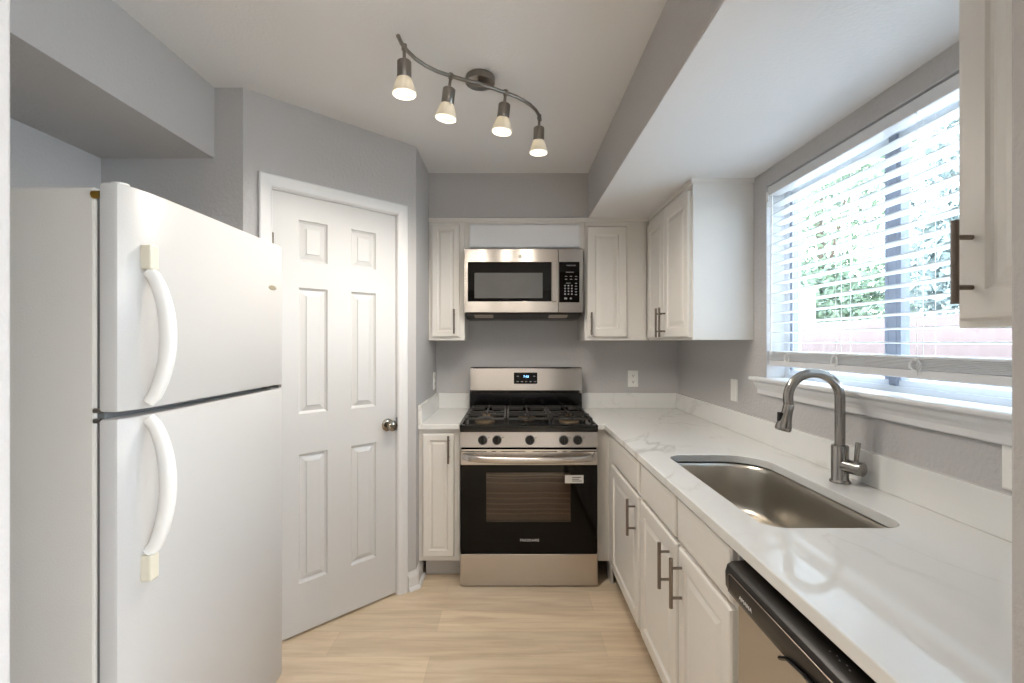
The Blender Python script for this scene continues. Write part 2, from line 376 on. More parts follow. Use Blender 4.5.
bk = [dp(0, 0, -.035), dp(DW_, 0, -.035), dp(DW_, DH_, -.035), dp(0, DH_, -.035)]; fr = [dp(0, 0, 0), dp(DW_, 0, 0), dp(DW_, DH_, 0), dp(0, DH_, 0)]
for k in range(4): m.bm.faces.new([m.bm.verts.new(p) for p in (fr[k], fr[(k+1) % 4], bk[(k+1) % 4], bk[k])])
m.bm.faces.new([m.bm.verts.new(p) for p in bk])
bmesh.ops.remove_doubles(m.bm, verts=m.bm.verts[:], dist=1e-5)
door = struct(m.build('door_1', M['door']))
door['label'] = 'white six-panel door on the angled wall beside the refrigerator'
kp = A + U2*.700; kz = .921
R = Matrix.Translation((kp.x+N2.x*off, kp.y+N2.y*off, kz)) @ N3.to_track_quat('Z', 'Y').to_matrix().to_4x4()
kn = MB().lathe([(.033, .0), (.033, .004), (.028, .008), (.013, .010), (.011, .028), (.015, .032), (.026, .040), (.0285, .050), (.026, .060), (.016, .066), (.002, .067)], R).build('door_knob', M['knob'], door, smooth=40)
kn['label'] = 'satin nickel door knob'
for hz in (.25, 1.05, 1.80):
    h = A + U2*(T0+.001)
    MB().cyl((h.x+N2.x*.0, h.y+N2.y*.0, hz-.045), (h.x+N2.x*.0, h.y+N2.y*.0, hz+.045), .006, n=10).build('hinge', M['knob'], door, smooth=40)
q = A + U2*(T1-.004)
box('latch_plate', M['gasket'], door, q.x-.003, q.x+.004, q.y-.006, q.y+.004, kz-.035, kz+.035)
# casing: mitred frame
cw = .058
m = MB()
cp = [(0, 0), (0, .012), (.006, .016), (.030, .014), (.048, .010), (.056, .006), (.058, 0)]   # (across, out)
def cpt(t, z, o): p = A + U2*t + N2*o; return (p.x, p.y, z)
L = []
for tt, zz, st, sz in ((T0, 0, -1, 0), (T0, DZ, -1, 1), (T1, DZ, 1, 1), (T1, 0, 1, 0)):
    L.append([cpt(tt+st*(cw-a), zz+sz*(cw-a), o+.0005) for a, o in cp])
m.loops(L); tr = struct(m.build('trim_1', M['trim'])); tr['label'] = 'white casing around the six-panel door'
m = MB()
for t0, t1, z0, z1 in ((T0-.0005, T0+.002, 0, DZ), (T1-.002, T1+.0005, 0, DZ), (T0, T1, DZ-.003, DZ)):
    m.prism([diag(t0, .0), diag(t1, .0), diag(t1, -.12), diag(t0, -.12)], z0, z1)
m.build('door_jamb', M['trim'], tr)

# ------------------------------------------------------------------ cabinet builders
DR = [(0, 0), (0, .014), (.004, .019), (.010, .020), (.052, .020), (.056, .014), (.060, .012), (.066, .012), (.086, .018), (.090, .018)]
DRN = [(0, 0), (0, .014), (.004, .019), (.010, .020), (.036, .020), (.040, .014), (.044, .012), (.048, .012), (.060, .018), (.062, .018)]
FR = [(0, 0), (0, .013), (.004, .018), (.012, .020), (.014, .020)]
def front(name, parent, o, u, w, h, rings, label=None):
    d = u.cross(Z)
    ob = MB().panel(Vector(o), u, Z, w, h, rings, d).build(name, M['cab'], parent)
    if label: ob['label'] = label
    return ob
def pull(parent, p, d, length=.155, r=.006, off=.034, axis=Z):
    """bar pull: p is its centre on the door face, d points out of the door"""
    p = Vector(p); m = MB(); q = p + d*off
    m.cyl(q-axis*length/2, q+axis*length/2, r, n=16)
    for s in (-1, 1): m.cyl(p+axis*s*length*.30, q+axis*s*length*.30, r*.75, n=12)
    return m.build('handle', M['pull'], parent, smooth=40)
def crown(x0, x1, y): pass

# left wall cabinet
cz0, cz1, FY = 1.371, SOF, 3.077
c = thing('wall_cabinet', 'narrow one-door white wall cabinet left of the microwave', 'cabinet', (-.40, 3.2, cz0))
box('cabinet_body', M['cab'], c, LW+.001, -.298, FY+.018, BACK-.002, cz0, cz1)
m = MB(); m.box(LW+.001, LW+.02, FY, FY+.018, cz0, cz1-.0).box(-.336, -.298, FY, FY+.018, cz0, cz1).box(LW+.02, -.336, FY, FY+.018, cz0, cz0+.03).box(LW+.02, -.336, FY, FY+.018, cz1-.05, cz1)
m.build('face_frame', M['cab'], c)
d = front('door', c, (-.507, FY-.001, 1.392), X, .179, .72, DRN); pull(d, (-.359, FY-.021, 1.49), -Y)
# cabinet over the microwave
c = thing('wall_cabinet', 'short white wall cabinet with a blank panel right above the microwave', 'cabinet', (.08, 3.2, 1.95))
box('cabinet_body', M['cab'], c, -.296, .470, FY+.018, BACK-.002, 1.945, cz1)
m = MB(); m.box(-.296, -.262, FY, FY+.018, 1.945, cz1).box(.436, .470, FY, FY+.018, 1.945, cz1).box(-.262, .436, FY, FY+.018, 2.10, cz1).box(-.262, .436, FY, FY+.018, 1.945, 1.96)
m.build('face_frame', M['cab'], c)
MB().panel(Vector((-.268, FY-.001, 1.960)), X, Z, .709, .150, FR, -Y).build('front_panel', M['white_panel'], c)['label'] = 'plain bright white front panel'
# back right wall cabinet
c = thing('wall_cabinet', 'one-door white wall cabinet between the microwave and the corner', 'cabinet', (.66, 3.2, cz0))
box('cabinet_body', M['cab'], c, .472, 1.179, FY+.018, BACK-.002, cz0, cz1)
m = MB(); m.box(.472, .494, FY, FY+.018, cz0, cz1).box(.740, .866, FY, FY+.018, cz0, cz1).box(.494, .740, FY, FY+.018, cz0, cz0+.03).box(.494, .740, FY, FY+.018, cz1-.05, cz1)
m.build('face_frame', M['cab'], c)
d = front('door', c, (.484, FY-.001, 1.392), X, .256, .705, DR); pull(d, (.508, FY-.021, 1.475), -Y, .145)
# right wall cabinet, two doors
FX = .884
c = thing('wall_cabinet', 'two-door white wall cabinet on the window wall next to the corner', 'cabinet', (1.03, 2.7, cz0))
box('cabinet_body', M['cab'], c, FX+.018, RW-.001, 2.338, FY-.003, cz0, cz1)
m = MB()
for y0, y1 in ((2.338, 2.372), (2.700, 2.745), (3.035, FY-.003)): m.box(FX, FX+.018, y0, y1, cz0, cz1)
for y0, y1 in ((2.372, 2.700), (2.745, 3.035)): m.box(FX, FX+.018, y0, y1, cz0, cz0+.03).box(FX, FX+.018, y0, y1, cz1-.05, cz1)
m.build('face_frame', M['cab'], c)
box('side_panel', M['cab'], c, FX+.001, RW-.001, 2.334, 2.338, cz0, cz1)
MB().box(FX-.008, RW-.001, 2.326, 2.334, cz1-.022, cz1).box(FX-.008, FX-.0005, 2.334, FY-.012, cz1-.022, cz1).build('top_trim', M['cab'], c)
d1 = front('door', c, (FX+.001, 3.052, 1.385), -Y, .328, .715, DR); pull(d1, (FX-.020, 2.752, 1.47), -X, .165)
d2 = front('door', c, (FX+.001, 2.718, 1.385), -Y, .368, .715, DR); pull(d2, (FX-.020, 2.690, 1.47), -X, .165)
# thin top moulding along the back cabinets
t2 = struct(MB().box(LW, FX, FY-.010, FY-.0005, cz1-.022, cz1).build('trim_2', M['cab'])); t2['label'] = 'thin white moulding along the tops of the back wall cabinets'
# near right wall cabinet
NX = .848
c = thing('wall_cabinet', 'tall near wall cabinet at the right edge with a dark bar handle', 'cabinet', (1.0, .7, 1.386))
box('cabinet_body', M['cab'], c, NX+.018, RW-.001, .513, .908, 1.386, SOF)
m = MB(); m.box(NX, NX+.018, .513, .55, 1.386, SOF).box(NX, NX+.018, .875, .908, 1.386, SOF).box(NX, NX+.018, .55, .875, 1.386, 1.41).box(NX, NX+.018, .55, .875, SOF-.05, SOF)
m.build('face_frame', M['cab'], c)
d = front('door', c, (NX+.001, .892, 1.400), -Y, .352, .725, DR); pull(d, (NX-.020, .862, 1.503), -X, .150, .0062, .031)

# ------------------------------------------------------------------ base cabinets
CT, CB = .894, .864
c = thing('base_cabinet', 'narrow one-door white base cabinet left of the range', 'cabinet', (-.41, 3.0, 0))
box('cabinet_body', M['cab'], c, LW+.001, -.293, 2.763, BACK-.002, .11, CB-.001)
m = MB(); m.box(LW+.001, LW+.03, 2.745, 2.763, .11, CB-.001).box(-.325, -.293, 2.745, 2.763, .11, CB-.001).box(LW+.03, -.325, 2.745, 2.763, .11, .14).box(LW+.03, -.325, 2.745, 2.763, .84, CB-.001)
m.build('face_frame', M['cab'], c)
box('toe_kick', M['toe'], c, LW+.03, -.293, 2.815, 2.83, .001, .11)
d = front('door', c, (-.503, 2.744, .139), X, .180, .700, DRN); pull(d, (-.352, 2.724, .755), -Y, .155)

DX = .558   # face frame plane of the window-wall base cabinets
def base_right(label, y0, y1, fronts, doors, body_y1=None):
    c = thing('base_cabinet', label, 'cabinet', (.85, (y0+y1)/2, 0))
    # open-topped carcass so the sink bowl can hang inside
    m = MB(); by1 = body_y1 or y1
    m.box(DX+.018, RW-.002, y0, y0+.016, .11, CB-.001).box(DX+.018, RW-.002, by1-.016, by1, .11, CB-.001).box(DX+.018, RW-.002, y0+.016, by1-.016, .11, .128).box(RW-.014, RW-.002, y0+.016, by1-.016, .128, CB-.001)
    m.build('cabinet_body', M['cab'], c)
    m = MB(); m.box(DX, DX+.018, y0, y0+.03, .11, CB-.001).box(DX, DX+.018, y1-.03, y1, .11, CB-.001)
    m.box(DX, DX+.018, y0+.03, y1-.03, .11, .15).box(DX, DX+.018, y0+.03, y1-.03, .69, .73).box(DX, DX+.018, y0+.03, y1-.03, .845, CB-.001)
    if len(doors) > 1: m.box(DX, DX+.018, (y0+y1)/2-.025, (y0+y1)/2+.025, .15, .845)
    m.build('face_frame', M['cab'], c)
    box('toe_kick', M['toe'], c, DX+.075, DX+.09, y0, y1, .001, .11)
    for a, b, nm in fronts:
        front(nm, c, (DX+.001, b, .716), -Y, b-a, .140, FR+[(.03, .020), (.032, .0205)])
    for a, b, hy in doors:
        d = front('door', c, (DX+.001, b, .140), -Y, b-a, .560, DR); pull(d, (DX-.020, hy, .600), -X, .157)
    return c
base_right('white base cabinet nearest the range, one drawer over one door', 2.020, 2.640, [(2.040, 2.585, 'drawer')], [(2.040, 2.585, 2.082)], 2.620)
base_right('wide white sink base cabinet with two doors under the sink', 1.172, 2.018, [(1.585, 2.003, 'false_drawer_front'), (1.180, 1.560, 'false_drawer_front')], [(1.568, 2.003, 1.633), (1.180, 1.550, 1.513)])
c = thing('filler_panel', 'narrow white filler panel between the range and the corner cabinet', 'panel', (.53, 2.74, 0))
MB().box(.492, DX, 2.742, 2.76, .11, CB-.001).box(DX, DX+.018, 2.642, 2.76, .11, CB-.001).build('panel', M['cab'], c)
box('toe_kick', M['toe'], c, .56, .575, 2.70, 2.81, .001, .11)

# ------------------------------------------------------------------ countertops
def rrect(x0, x1, y0, y1, rad, n=10):
    """rounded rectangle, rad for corners (x0y0, x1y0, x1y1, x0y1), counter-clockwise"""
    P = []
    for (cx, cy, a0, r) in ((x0+rad[0], y0+rad[0], PI, rad[0]), (x1-rad[1], y0+rad[1], 1.5*PI, rad[1]), (x1-rad[2], y1-rad[2], 0, rad[2]), (x0+rad[3], y1-rad[3], .5*PI, rad[3])):
        for k in range(n+1): a = a0 + k/n*PI/2; P.append((cx+r*math.cos(a), cy+r*math.sin(a)))
    return P
SX0, SX1, SY0, SY1 = .640, 1.008, 1.205, 1.985
hole = rrect(SX0, SX1, SY0, SY1, (.06, .065, .15, .07), 12)
outer = [(.530, .513), (RW-.001, .513), (RW-.001, BACK-.001), (.490, BACK-.001), (.490, 2.717), (.530, 2.717)]
m = MB(); bm = m.bm; es = []
for loop in (outer, hole):
    vs = [bm.verts.new((x, y, CB)) for x, y in loop]
    es += [bm.edges.new((vs[i], vs[(i+1) % len(vs)])) for i in range(len(vs))]
bmesh.ops.triangle_fill(bm, use_beauty=True, use_dissolve=False, edges=es)
r = bmesh.ops.extrude_face_region(bm, geom=bm.faces[:])
bmesh.ops.translate(bm, vec=(0, 0, CT-CB), verts=[g for g in r['geom'] if isinstance(g, bmesh.types.BMVert)])
ctr = m.build('countertop', M['quartz'], None, bevel=.003)
tag(ctr, 'long L-shaped white quartz countertop with the sink cut into it', 'countertop')
m = MB(); m.box(1.160, RW-.001, .513, BACK-.001, CT+.0005, 1.002, .002).box(.490, 1.160, BACK-.021, BACK-.001, CT+.0005, 1.002, .002)
m.build('backsplash', M['quartz'], ctr)
c2 = MB().box(LW+.001, -.292, 2.717, BACK-.001, CB, CT, .003).build('countertop', M['quartz'], None)
tag(c2, 'small white quartz countertop left of the range', 'countertop')
m = MB(); m.box(LW+.001, LW+.021, 2.717, BACK-.001, CT+.0005, 1.002, .002).box(LW+.021, -.292, BACK-.021, BACK-.001, CT+.0005, 1.002, .002)
m.build('backsplash', M['quartz'], c2)

# ------------------------------------------------------------------ sink
s = thing('kitchen_sink', 'stainless steel undermount sink set in the white counter', 'sink', (.82, 1.6, .67))
L = []
for ins, z in ((-.022, CB-.005), (-.010, CB-.005), (-.004, CB-.008), (0, CB-.022), (.004, .71), (.008, .685), (.018, .670), (.036, .662), (.08, .659), (.14, .657)):
    rr = [max(.03, q-ins*.2) for q in (.06, .065, .15, .07)]
    L.append([(x, y, z) for x, y in rrect(SX0+ins, SX1-ins, SY0+ins, SY1-ins, rr, 12)])
L2 = [[(x+(0), y, z-.0012) for x, y, z in q] for q in L]
m = MB(); m._skin([[m.bm.verts.new(p) for p in q] for q in L], caps=False)
m.bm.faces.new(m.bm.verts[-len(hole):])
bo = m.build('sink_bowl', M['steel_sink'], s, smooth=50)
so = bo.modifiers.new('solid', 'SOLIDIFY'); so.thickness = .003; so.offset = 1
MB().lathe([(.055, .6575), (.055, .6595), (.045, .661), (.040, .6585), (.01, .6583)], Matrix.Translation((.84, 1.62, 0))).build('drain', M['faucet'], s, smooth=40)

# ------------------------------------------------------------------ faucet
FXc, FYc = 1.095, 1.598
f = thing('kitchen_faucet', 'brushed nickel gooseneck pull-down faucet behind the sink', 'faucet', (FXc, FYc, CT))
T = Matrix.Translation((FXc, FYc, CT))
MB().lathe([(.031, .0008), (.031, .004), (.027, .009), (.0255, .012), (.0255, .120), (.024, .123), (.016, .124)], T, 36).build('faucet_body', M['faucet'], f, smooth=40)
dirx = Vector((-1, .10, 0)).normalized(); base = Vector((FXc, FYc, 0)); Rr = .082
pts = [base+Z*1.017, base+Z*1.08, base+Z*1.13, base+Z*1.168]
cz = 1.174
for k in range(0, 19):
    a = k/18*(PI*1.03); pts.append(base + dirx*(Rr-Rr*math.cos(a)) + Z*(cz+Rr*math.sin(a)))
e = pts[-1]; pts.append(e + Vector((dirx.x*-.002, 0, -.02)))
MB().tube(pts, .0155, 20).build('faucet_neck', M['faucet'], f, smooth=40)
e = pts[-1]; ax = Vector((-.24, .01, -1)).normalized()
R = Matrix.Translation(e) @ ax.to_track_quat('Z', 'Y').to_matrix().to_4x4()
MB().lathe([(.0150, -.004), (.0168, 0), (.0168, .02), (.019, .045), (.025, .072), (.0255, .082), (.022, .087), (.002, .086)], R, 28).build('spray_head', M['faucet'], f, smooth=40)
bt = e + ax*.045 + dirx*.018
MB().box(bt.x-.006, bt.x+.003, bt.y-.009, bt.y+.009, bt.z-.025, bt.z+.022, .003).build('spray_button', M['black_plastic'], f)['label'] = 'black spray toggle'
hd = Vector((.42, -1, 0)).normalized(); h0 = Vector((FXc, FYc, CT+.058))
MB().tube([h0, h0+hd*.072, h0+hd*.074], [.0225, .0225, .0205], 28).build('valve_housing', M['faucet'], f, smooth=40)
l0 = h0+hd*.050
MB().tube([l0, l0+Z*.05+hd*.004, l0+Z*.083+hd*.008], [.006, .0072, .0078], 12).build('lever', M['faucet'], f, smooth=40)

# ------------------------------------------------------------------ dishwasher
d = thing('dishwasher', 'dishwasher with a black control panel and stainless front under the counter', 'dishwasher', (.85, .86, 0))
dy0, dy1 = .556, 1.163
box('tub', M['black_plastic'], d, .60, 1.15, dy0, dy1, .11, .85)
box('door_panel', M['steel'], d, .548, .60, dy0+.002, dy1-.002, .12, .742, bev=.004)
box('toe_kick', M['black_plastic'], d, .61, .63, dy0, dy1, .001, .11)
cp_ = [(.60, .742), (.545, .742), (.529, .752), (.520, .772), (.519, .806), (.524, .822), (.534, .829), (.560, .831), (.60, .833)]
m = MB(); m.loops([[(x, y, z) for x, z in cp_] for y in (dy0, dy1)])
con = m.build('control_console', M['black_plastic'], d, smooth=35); con['label'] = 'black control console'
# raised outline on the console and the pocket handle
m = MB()
m.tube([(.5185, dy1-.018, .765), (.5175, dy1-.018, .806), (.5175, dy1-.03, .811), (.5175, dy0+.12, .811)], .0012, 6)
m.build('console_outline', M['pull'], con)
text('AMANA', .0125, (.5185, dy1-.100, .779), -Y, Z, M['grey_ink'], 'brand_text', con, stretch=1.3)
m = MB(); m.tube([(.5205, .93, .748), (.5175, .90, .766), (.5165, .84, .774), (.5165, .70, .774), (.519, .64, .752)], .004, 8); m.build('pocket_handle', M['black'], con, smooth=40)
for k in range(5): box('indicator_mark', M['dim_ink'], con, .545+.004*(k % 2), .547+.004*(k % 2), .82-.012*k, .823-.012*k, .8303, .8312)

# ------------------------------------------------------------------ gas range
RX0, RX1, RF = -.2825, .4820, 2.660
RC = (RX0+RX1)/2
g = thing('gas_range', 'stainless steel gas range with black cooktop between the base cabinets', 'range', (RC, 3.0, 0))
box('range_body', M['gasket'], g, RX0+.002, RX1-.002, RF+.045, 3.335, .03, .859)
for x in (RX0+.05, RX1-.05):
    for y in (RF+.08, 3.28): MB().cyl((x, y, .001), (x, y, .032), .016, n=12).build('foot', M['black_plastic'], g)
box('storage_drawer', M['steel'], g, RX0, RX1, RF+.004, RF+.045, .006, .183, bev=.004)
# oven door
od = MB(); wx0, wx1, wz0, wz1 = RC-.238, RC+.232, .362, .636
od.box(RX0+.003, RX1-.003, RF, RF+.044, .191, wz0).box(RX0+.003, RX1-.003, RF, RF+.044, wz1, .678).box(RX0+.003, wx0, RF, RF+.044, wz0, wz1).box(wx1, RX1-.003, RF, RF+.044, wz0, wz1)
od = od.build('oven_door', M['glass_black'], g); od['label'] = 'black glass oven door'
box('oven_window', M['oven_pane'], od, wx0, wx1, RF+.0005, RF+.004, wz0, wz1)
m = MB(); m.box(wx0, wx1, RF+.30, RF+.31, wz0-.0, wz1).box(wx0, wx1, RF+.046, RF+.30, wz0-.01, wz0).box(wx0, wx1, RF+.046, RF+.30, wz1, wz1+.01).box(wx0-.01, wx0, RF+.046, RF+.30, wz0, wz1).box(wx1, wx1+.01, RF+.046, RF+.30, wz0, wz1)
m = MB(); m.box(wx0, wx1, RF+.036, RF+.043, wz0, wz1); m.build('oven_lining', M['cavity'], od)
for z in (.615, .600, .572, .515, .485, .455, .425, .400): MB().tube([(wx0+.002, RF+.030, z), (wx0+.15, RF+.030, z-.003), (wx0+.32, RF+.030, z+.002), (wx1-.002, RF+.030, z-.002)], .0034, 6).build('rack_bar', M['rack'], od)
band = box('door_top_band', M['steel'], od, RX0+.001, RX1-.001, RF-.004, RF+.044, .679, .766, bev=.003)
m = MB()
for a, b in ((-.375, -.235), (-.155, -.02), (.02, .155), (.235, .375)): m.box(RC+a, RC+b, RF-.0055, RF-.003, .753, .7565)
for a in (-.195, .195): m.box(RC+a-.012, RC+a+.012, RF-.0055, RF-.003, .753, .7565)
m.build('vent_slots', M['dark'], band)
pts = []
for k in range(25):
    t = -1+2*k/24; pts.append((RC+.362*t, RF-.012-.045*(1-abs(t)**6)**.5, .728-.012*(1-t*t)))
MB().tube(pts, .014, 16, flat=(.8, 1.25)).build('oven_handle', M['steel'], od, smooth=50)
text('FRIGIDAIRE', .020, (RC+.003, RF-.0005, .261), X, Z, M['grey_ink'], 'brand_text', od, stretch=1.05)
st = box('door_sticker', M['sticker'], od, RC+.199, RC+.302, RF-.0012, RF-.0002, .578, .622)
st['label'] = 'white paper sticker'
m = MB()
for j, w in ((0, .05), (1, .04), (2, .055)): m.box(RC+.238, RC+.238+w, RF-.0016, RF-.0011, .608-.010*j, .612-.010*j)
m.build('sticker_print', M['sticker_ink'], st)
# control panel with knobs
m = MB(); m.loops([[(x, RF+.002, .776), (x, RF+.012, .860), (x, RF+.045, .860), (x, RF+.045, .776)] for x in (RX0, RX1)])
cpn = m.build('control_panel', M['steel'], g)
for dx in (-.257, -.178, .005, .194, .271):
    p = Vector((RC+dx, RF+.0065, .815)); dn = Vector((0, -1, .11)).normalized()
    R = Matrix.Translation(p) @ dn.to_track_quat('Z', 'Y').to_matrix().to_4x4()
    kb = MB().lathe([(.0255, 0), (.0265, .004), (.0235, .014), (.0215, .017), (.002, .0175)], R, 28).build('knob', M['black_plastic'], cpn, smooth=40)
    m = MB(); m.box(p.x-.0045, p.x+.0045, p.y-.028, p.y-.014, p.z-.017, p.z+.023, .002); m.build('knob_grip', M['black'], kb)
for dx in (-.257, -.178, .005, .194, .271): box('burner_mark', M['socket'], cpn, RC+dx+.030, RC+dx+.038, RF+.0065, RF+.0095, .828, .831)
# cooktop
m = MB(); m.box(RX0-.001, RX1+.001, RF-.006, 3.262, .861, .888, .005)
for x0, x1, y0, y1 in ((RX0-.001, RX0+.014, RF-.006, 3.262), (RX1-.014, RX1+.001, RF-.006, 3.262), (RX0, RX1, RF-.006, RF+.03)): m.box(x0, x1, y0, y1, .884, .900, .005)
m.build('cooktop', M['black'], g)
for bx, by, br in ((-.255, 2.86, .048), (-.245, 3.11, .038), (0, 2.98, .042), (.245, 2.86, .05), (.25, 3.11, .036)):
    b_ = MB().lathe([(br+.012, .8885), (br+.010, .897), (br-.004, .8985), (br-.004, .903), (.002, .903)], Matrix.Translation((RC+bx, by, 0))).build('burner', M['burner_ring'], g, smooth=40)
    MB().lathe([(br, .9035), (br+.002, .907), (br, .911), (.8*br, .913), (.002, .913)], Matrix.Translation((RC+bx, by, 0))).build('burner_cap', M['burner'], b_, smooth=40)
gy0, gy1, gz = RF+.045, 3.235, .930
for x0, x1 in ((RX0+.022, RC-.130), (RC-.124, RC+.124), (RC+.130, RX1-.022)):
    m = MB(); b = .0055; xm = (x0+x1)/2
    for x in (x0+b, x1-b): m.box(x-b, x+b, gy0, gy1, gz-.010, gz+.002, .002)
    for y in (gy0+b, gy1-b, (gy0+gy1)/2): m.box(x0, x1, y-b, y+b, gz-.010, gz+.002, .002)
    for x in (x0+b, x1-b):
        for y in (gy0+b, gy1-b, (gy0+gy1)/2): m.box(x-b, x+b, y-b, y+b, .8887, gz-.008)
    for yc in ((gy0*3+gy1)/4, (gy0+gy1*3)/4):
        for ang in range(0, 360, 90):
            dx_, dy_ = math.cos(math.radians(ang)), math.sin(math.radians(ang))
            ex = (x1-x0)/2 if dx_ else 0; ey = (gy1-gy0)/4
            l = (x1-x0)/2 if abs(dx_) > .5 else (gy1-gy0)/4
            a = Vector((xm+dx_*l, yc+dy_*l, gz-.002)); c_ = Vector((xm+dx_*.022, yc+dy_*.022, gz-.002))
            m.box(min(a.x, c_.x)-.004*abs(dy_), max(a.x, c_.x)+.004*abs(dy_), min(a.y, c_.y)-.004*abs(dx_), max(a.y, c_.y)+.004*abs(dx_), gz-.008, gz+.007, .0015)
    m.build('burner_grate', M['iron'], g)
# backguard
m = MB(); m.box(RX0+.004, RX1-.000, 3.262, 3.335, .861, 1.034)
m.build('backguard_base', M['black'], g)
bgd = MB(); bgd.loops([[(x, 3.244, 1.034), (x, 3.256, 1.180), (x, 3.262, 1.186), (x, 3.335, 1.186), (x, 3.335, 1.030), (x, 3.262, 1.012)] for x in (RX0+.008, RX1-.000)])
bgd = bgd.build('backguard', M['steel'], g)
ds = box('display', M['glass_black'], bgd, RC-.080, RC+.078, 3.243, 3.25, 1.078, 1.153)
text('7:43', .022, (RC+.002, 3.2425, 1.126), X, Z, M['led'], 'clock_digits', ds)
for k in range(5):
    box('button', M['dim_ink'], ds, RC-.062+.029*k, RC-.048+.029*k, 3.2422, 3.2432, 1.090, 1.095)
for x in (-.060, .050): box('button', M['dim_ink'], ds, RC+x, RC+x+.014, 3.2422, 3.2432, 1.126, 1.131)

# ------------------------------------------------------------------ microwave
MX0, MX1, MF, MZ0, MZ1 = -.294, .452, 3.000, 1.545, 1.942
w = thing('microwave', 'stainless over-the-range microwave hung above the gas range', 'microwave', (.08, 3.2, MZ0))
m = MB(); m.box(MX0+.002, MX1-.002, MF+.02, BACK-.003, MZ0, MZ1)
m.loops([[(x, MF+.008, MZ0), (x, MF+.03, MZ0-.010), (x, MF+.16, MZ0-.034), (x, BACK-.003, MZ0-.034), (x, BACK-.003, MZ0)] for x in (MX0+.006, MX1-.010)])
m.build('microwave_body', M['black_plastic'], w)
for x in (MX0+.06, MX1-.21): MB().panel(Vector((x, MF+.045, MZ0-.0128)), X, Vector((0, .13, -.024)).normalized(), .12, .085, [(0, 0), (0, .001), (.004, .002)], Vector((0, -.024, -.13)).normalized()).build('light_lens', M['lens'], w)
box('grease_filter', M['gasket'], w, MX0+.24, MX1-.28, MF+.17, MF+.32, MZ0-.037, MZ0-.0342)
VX = MX0+.590
md = MB(); gx0, gx1, gz0, gz1 = MX0+.024, MX0+.547, MZ0+.069, MZ1-.082
md.box(MX0, VX-.001, MF, MF+.019, MZ0+.0, gz0, .002).box(MX0, VX-.001, MF, MF+.019, gz1, MZ1, .002).box(MX0, gx0, MF, MF+.019, gz0-.002, gz1+.002).box(gx1, VX-.001, MF, MF+.019, gz0-.002, gz1+.002)
md = md.build('microwave_door', M['steel'], w)
gl = box('door_glass', M['glass_black'], md, gx0, gx1, MF-.001, MF+.018, gz0, gz1, bev=.001)
box('window', M['micro_window'], gl, gx0+.042, gx1-.056, MF-.002, MF-.0005, gz0+.020, gz1-.068)
box('door_handle', M['steel'], md, gx1+.002, VX-.012, MF-.014, MF-.0005, gz0-.002, gz1+.002, bev=.004)
T_ = Matrix.Translation((MX0+.352, MF-.0005, MZ1-.048)) @ Matrix.Rotation(PI/2, 4, 'X')
MB().lathe([(.011, 0), (.011, .0012), (.009, .0016), (.001, .0016)], T_, 24).build('logo_badge', M['nickel'], md)
mp_ = MB(); px0, px1 = VX+.012, MX1-.024
mp_.box(VX+.001, MX1, MF, MF+.019, MZ0, gz0-.005, .002).box(VX+.001, MX1, MF, MF+.019, gz1, MZ1, .002).box(px1, MX1, MF, MF+.019, gz0-.007, gz1+.002).box(VX+.001, px0-.008, MF, MF+.019, gz0-.007, gz1+.002)
mp_ = mp_.build('control_frame', M['steel'], w)
pad = box('control_panel', M['glass_black'], mp_, px0-.008, px1, MF-.001, MF+.018, gz0-.005, gz1)
text('FRIGIDAIRE', .011, ((px0+px1)/2+.008, MF-.0015, gz1-.022), X, Z, M['dim_ink'], 'brand_text', pad)
m = MB()
PXc = px0+.03
def key(x, z, w_, h_): box('key', M['dim_ink'], pad, x-w_/2, x+w_/2, MF-.0018, MF-.0008, z-h_/2, z+h_/2)
for r_ in range(4):
    for k in range(3): key(PXc+.021*k, gz0+.098-.0175*r_, .009, .0085)
for r_ in range(5): key(PXc+.068, gz0+.112-.0175*r_, .013, .005)
for r_ in range(2):
    for k in range(3): key(PXc+.006+.031*k, gz0+.156-.018*r_, .014, .004)
key(PXc+.03, gz1-.064, .05, .003); key(PXc+.02, gz0+.114, .03, .003)
key(PXc+.004, gz0+.018, .018, .010); key(PXc+.036, gz0+.018, .012, .009)

# ------------------------------------------------------------------ refrigerator
r = thing('refrigerator', 'white top-freezer refrigerator with bow handles in the left alcove', 'refrigerator', (-1.3, 1.5, 0))
fy0, fy1 = 1.115, 1.886
box('fridge_body', M['fridge_side'], r, -1.66, -.971, fy0+.004, fy1-.004, .03, 1.722, bev=.006)
m = MB(); m.box(-.972, -.954, fy0+.012, fy1-.012, .08, 1.712); m.build('door_gasket', M['gasket'], r)
box('kick_grille', M['gasket'], r, -.97, -.95, fy0+.02, fy1-.03, .012, .058)
for x in (-1.6, -1.02):
    for y in (fy0+.06, fy1-.06): MB().cyl((x, y, .001), (x, y, .034), .02, n=12).build('foot', M['black_plastic'], r)
plan = [(-.955, fy0), (-.923, fy0), (-.917, fy0+.003), (-.910, fy0+.018), (-.903, fy0+.042), (-.897, fy0+.075), (-.894, fy0+.12), (-.893, fy0+.18), (-.893, fy1-.03), (-.895, fy1-.012), (-.903, fy1-.002), (-.955, fy1)]
def fdoor(name, z0, z1):
    m = MB(); L = []
    cx, cy = -.925, (fy0+fy1)/2
    for ins, z in ((.006, z0), (.002, z0+.002), (0, z0+.006), (0, z1-.006), (.002, z1-.002), (.006, z1)):
        L.append([(cx+(x-cx)*(1-ins/.035), cy+(y-cy)*(1-ins/.39), z) for x, y in plan])
    m.loops(L); return m.build(name, M['fridge'], r, smooth=28)
fd = fdoor('freezer_door', 1.196, 1.732); rd = fdoor('refrigerator_door', .062, 1.180)
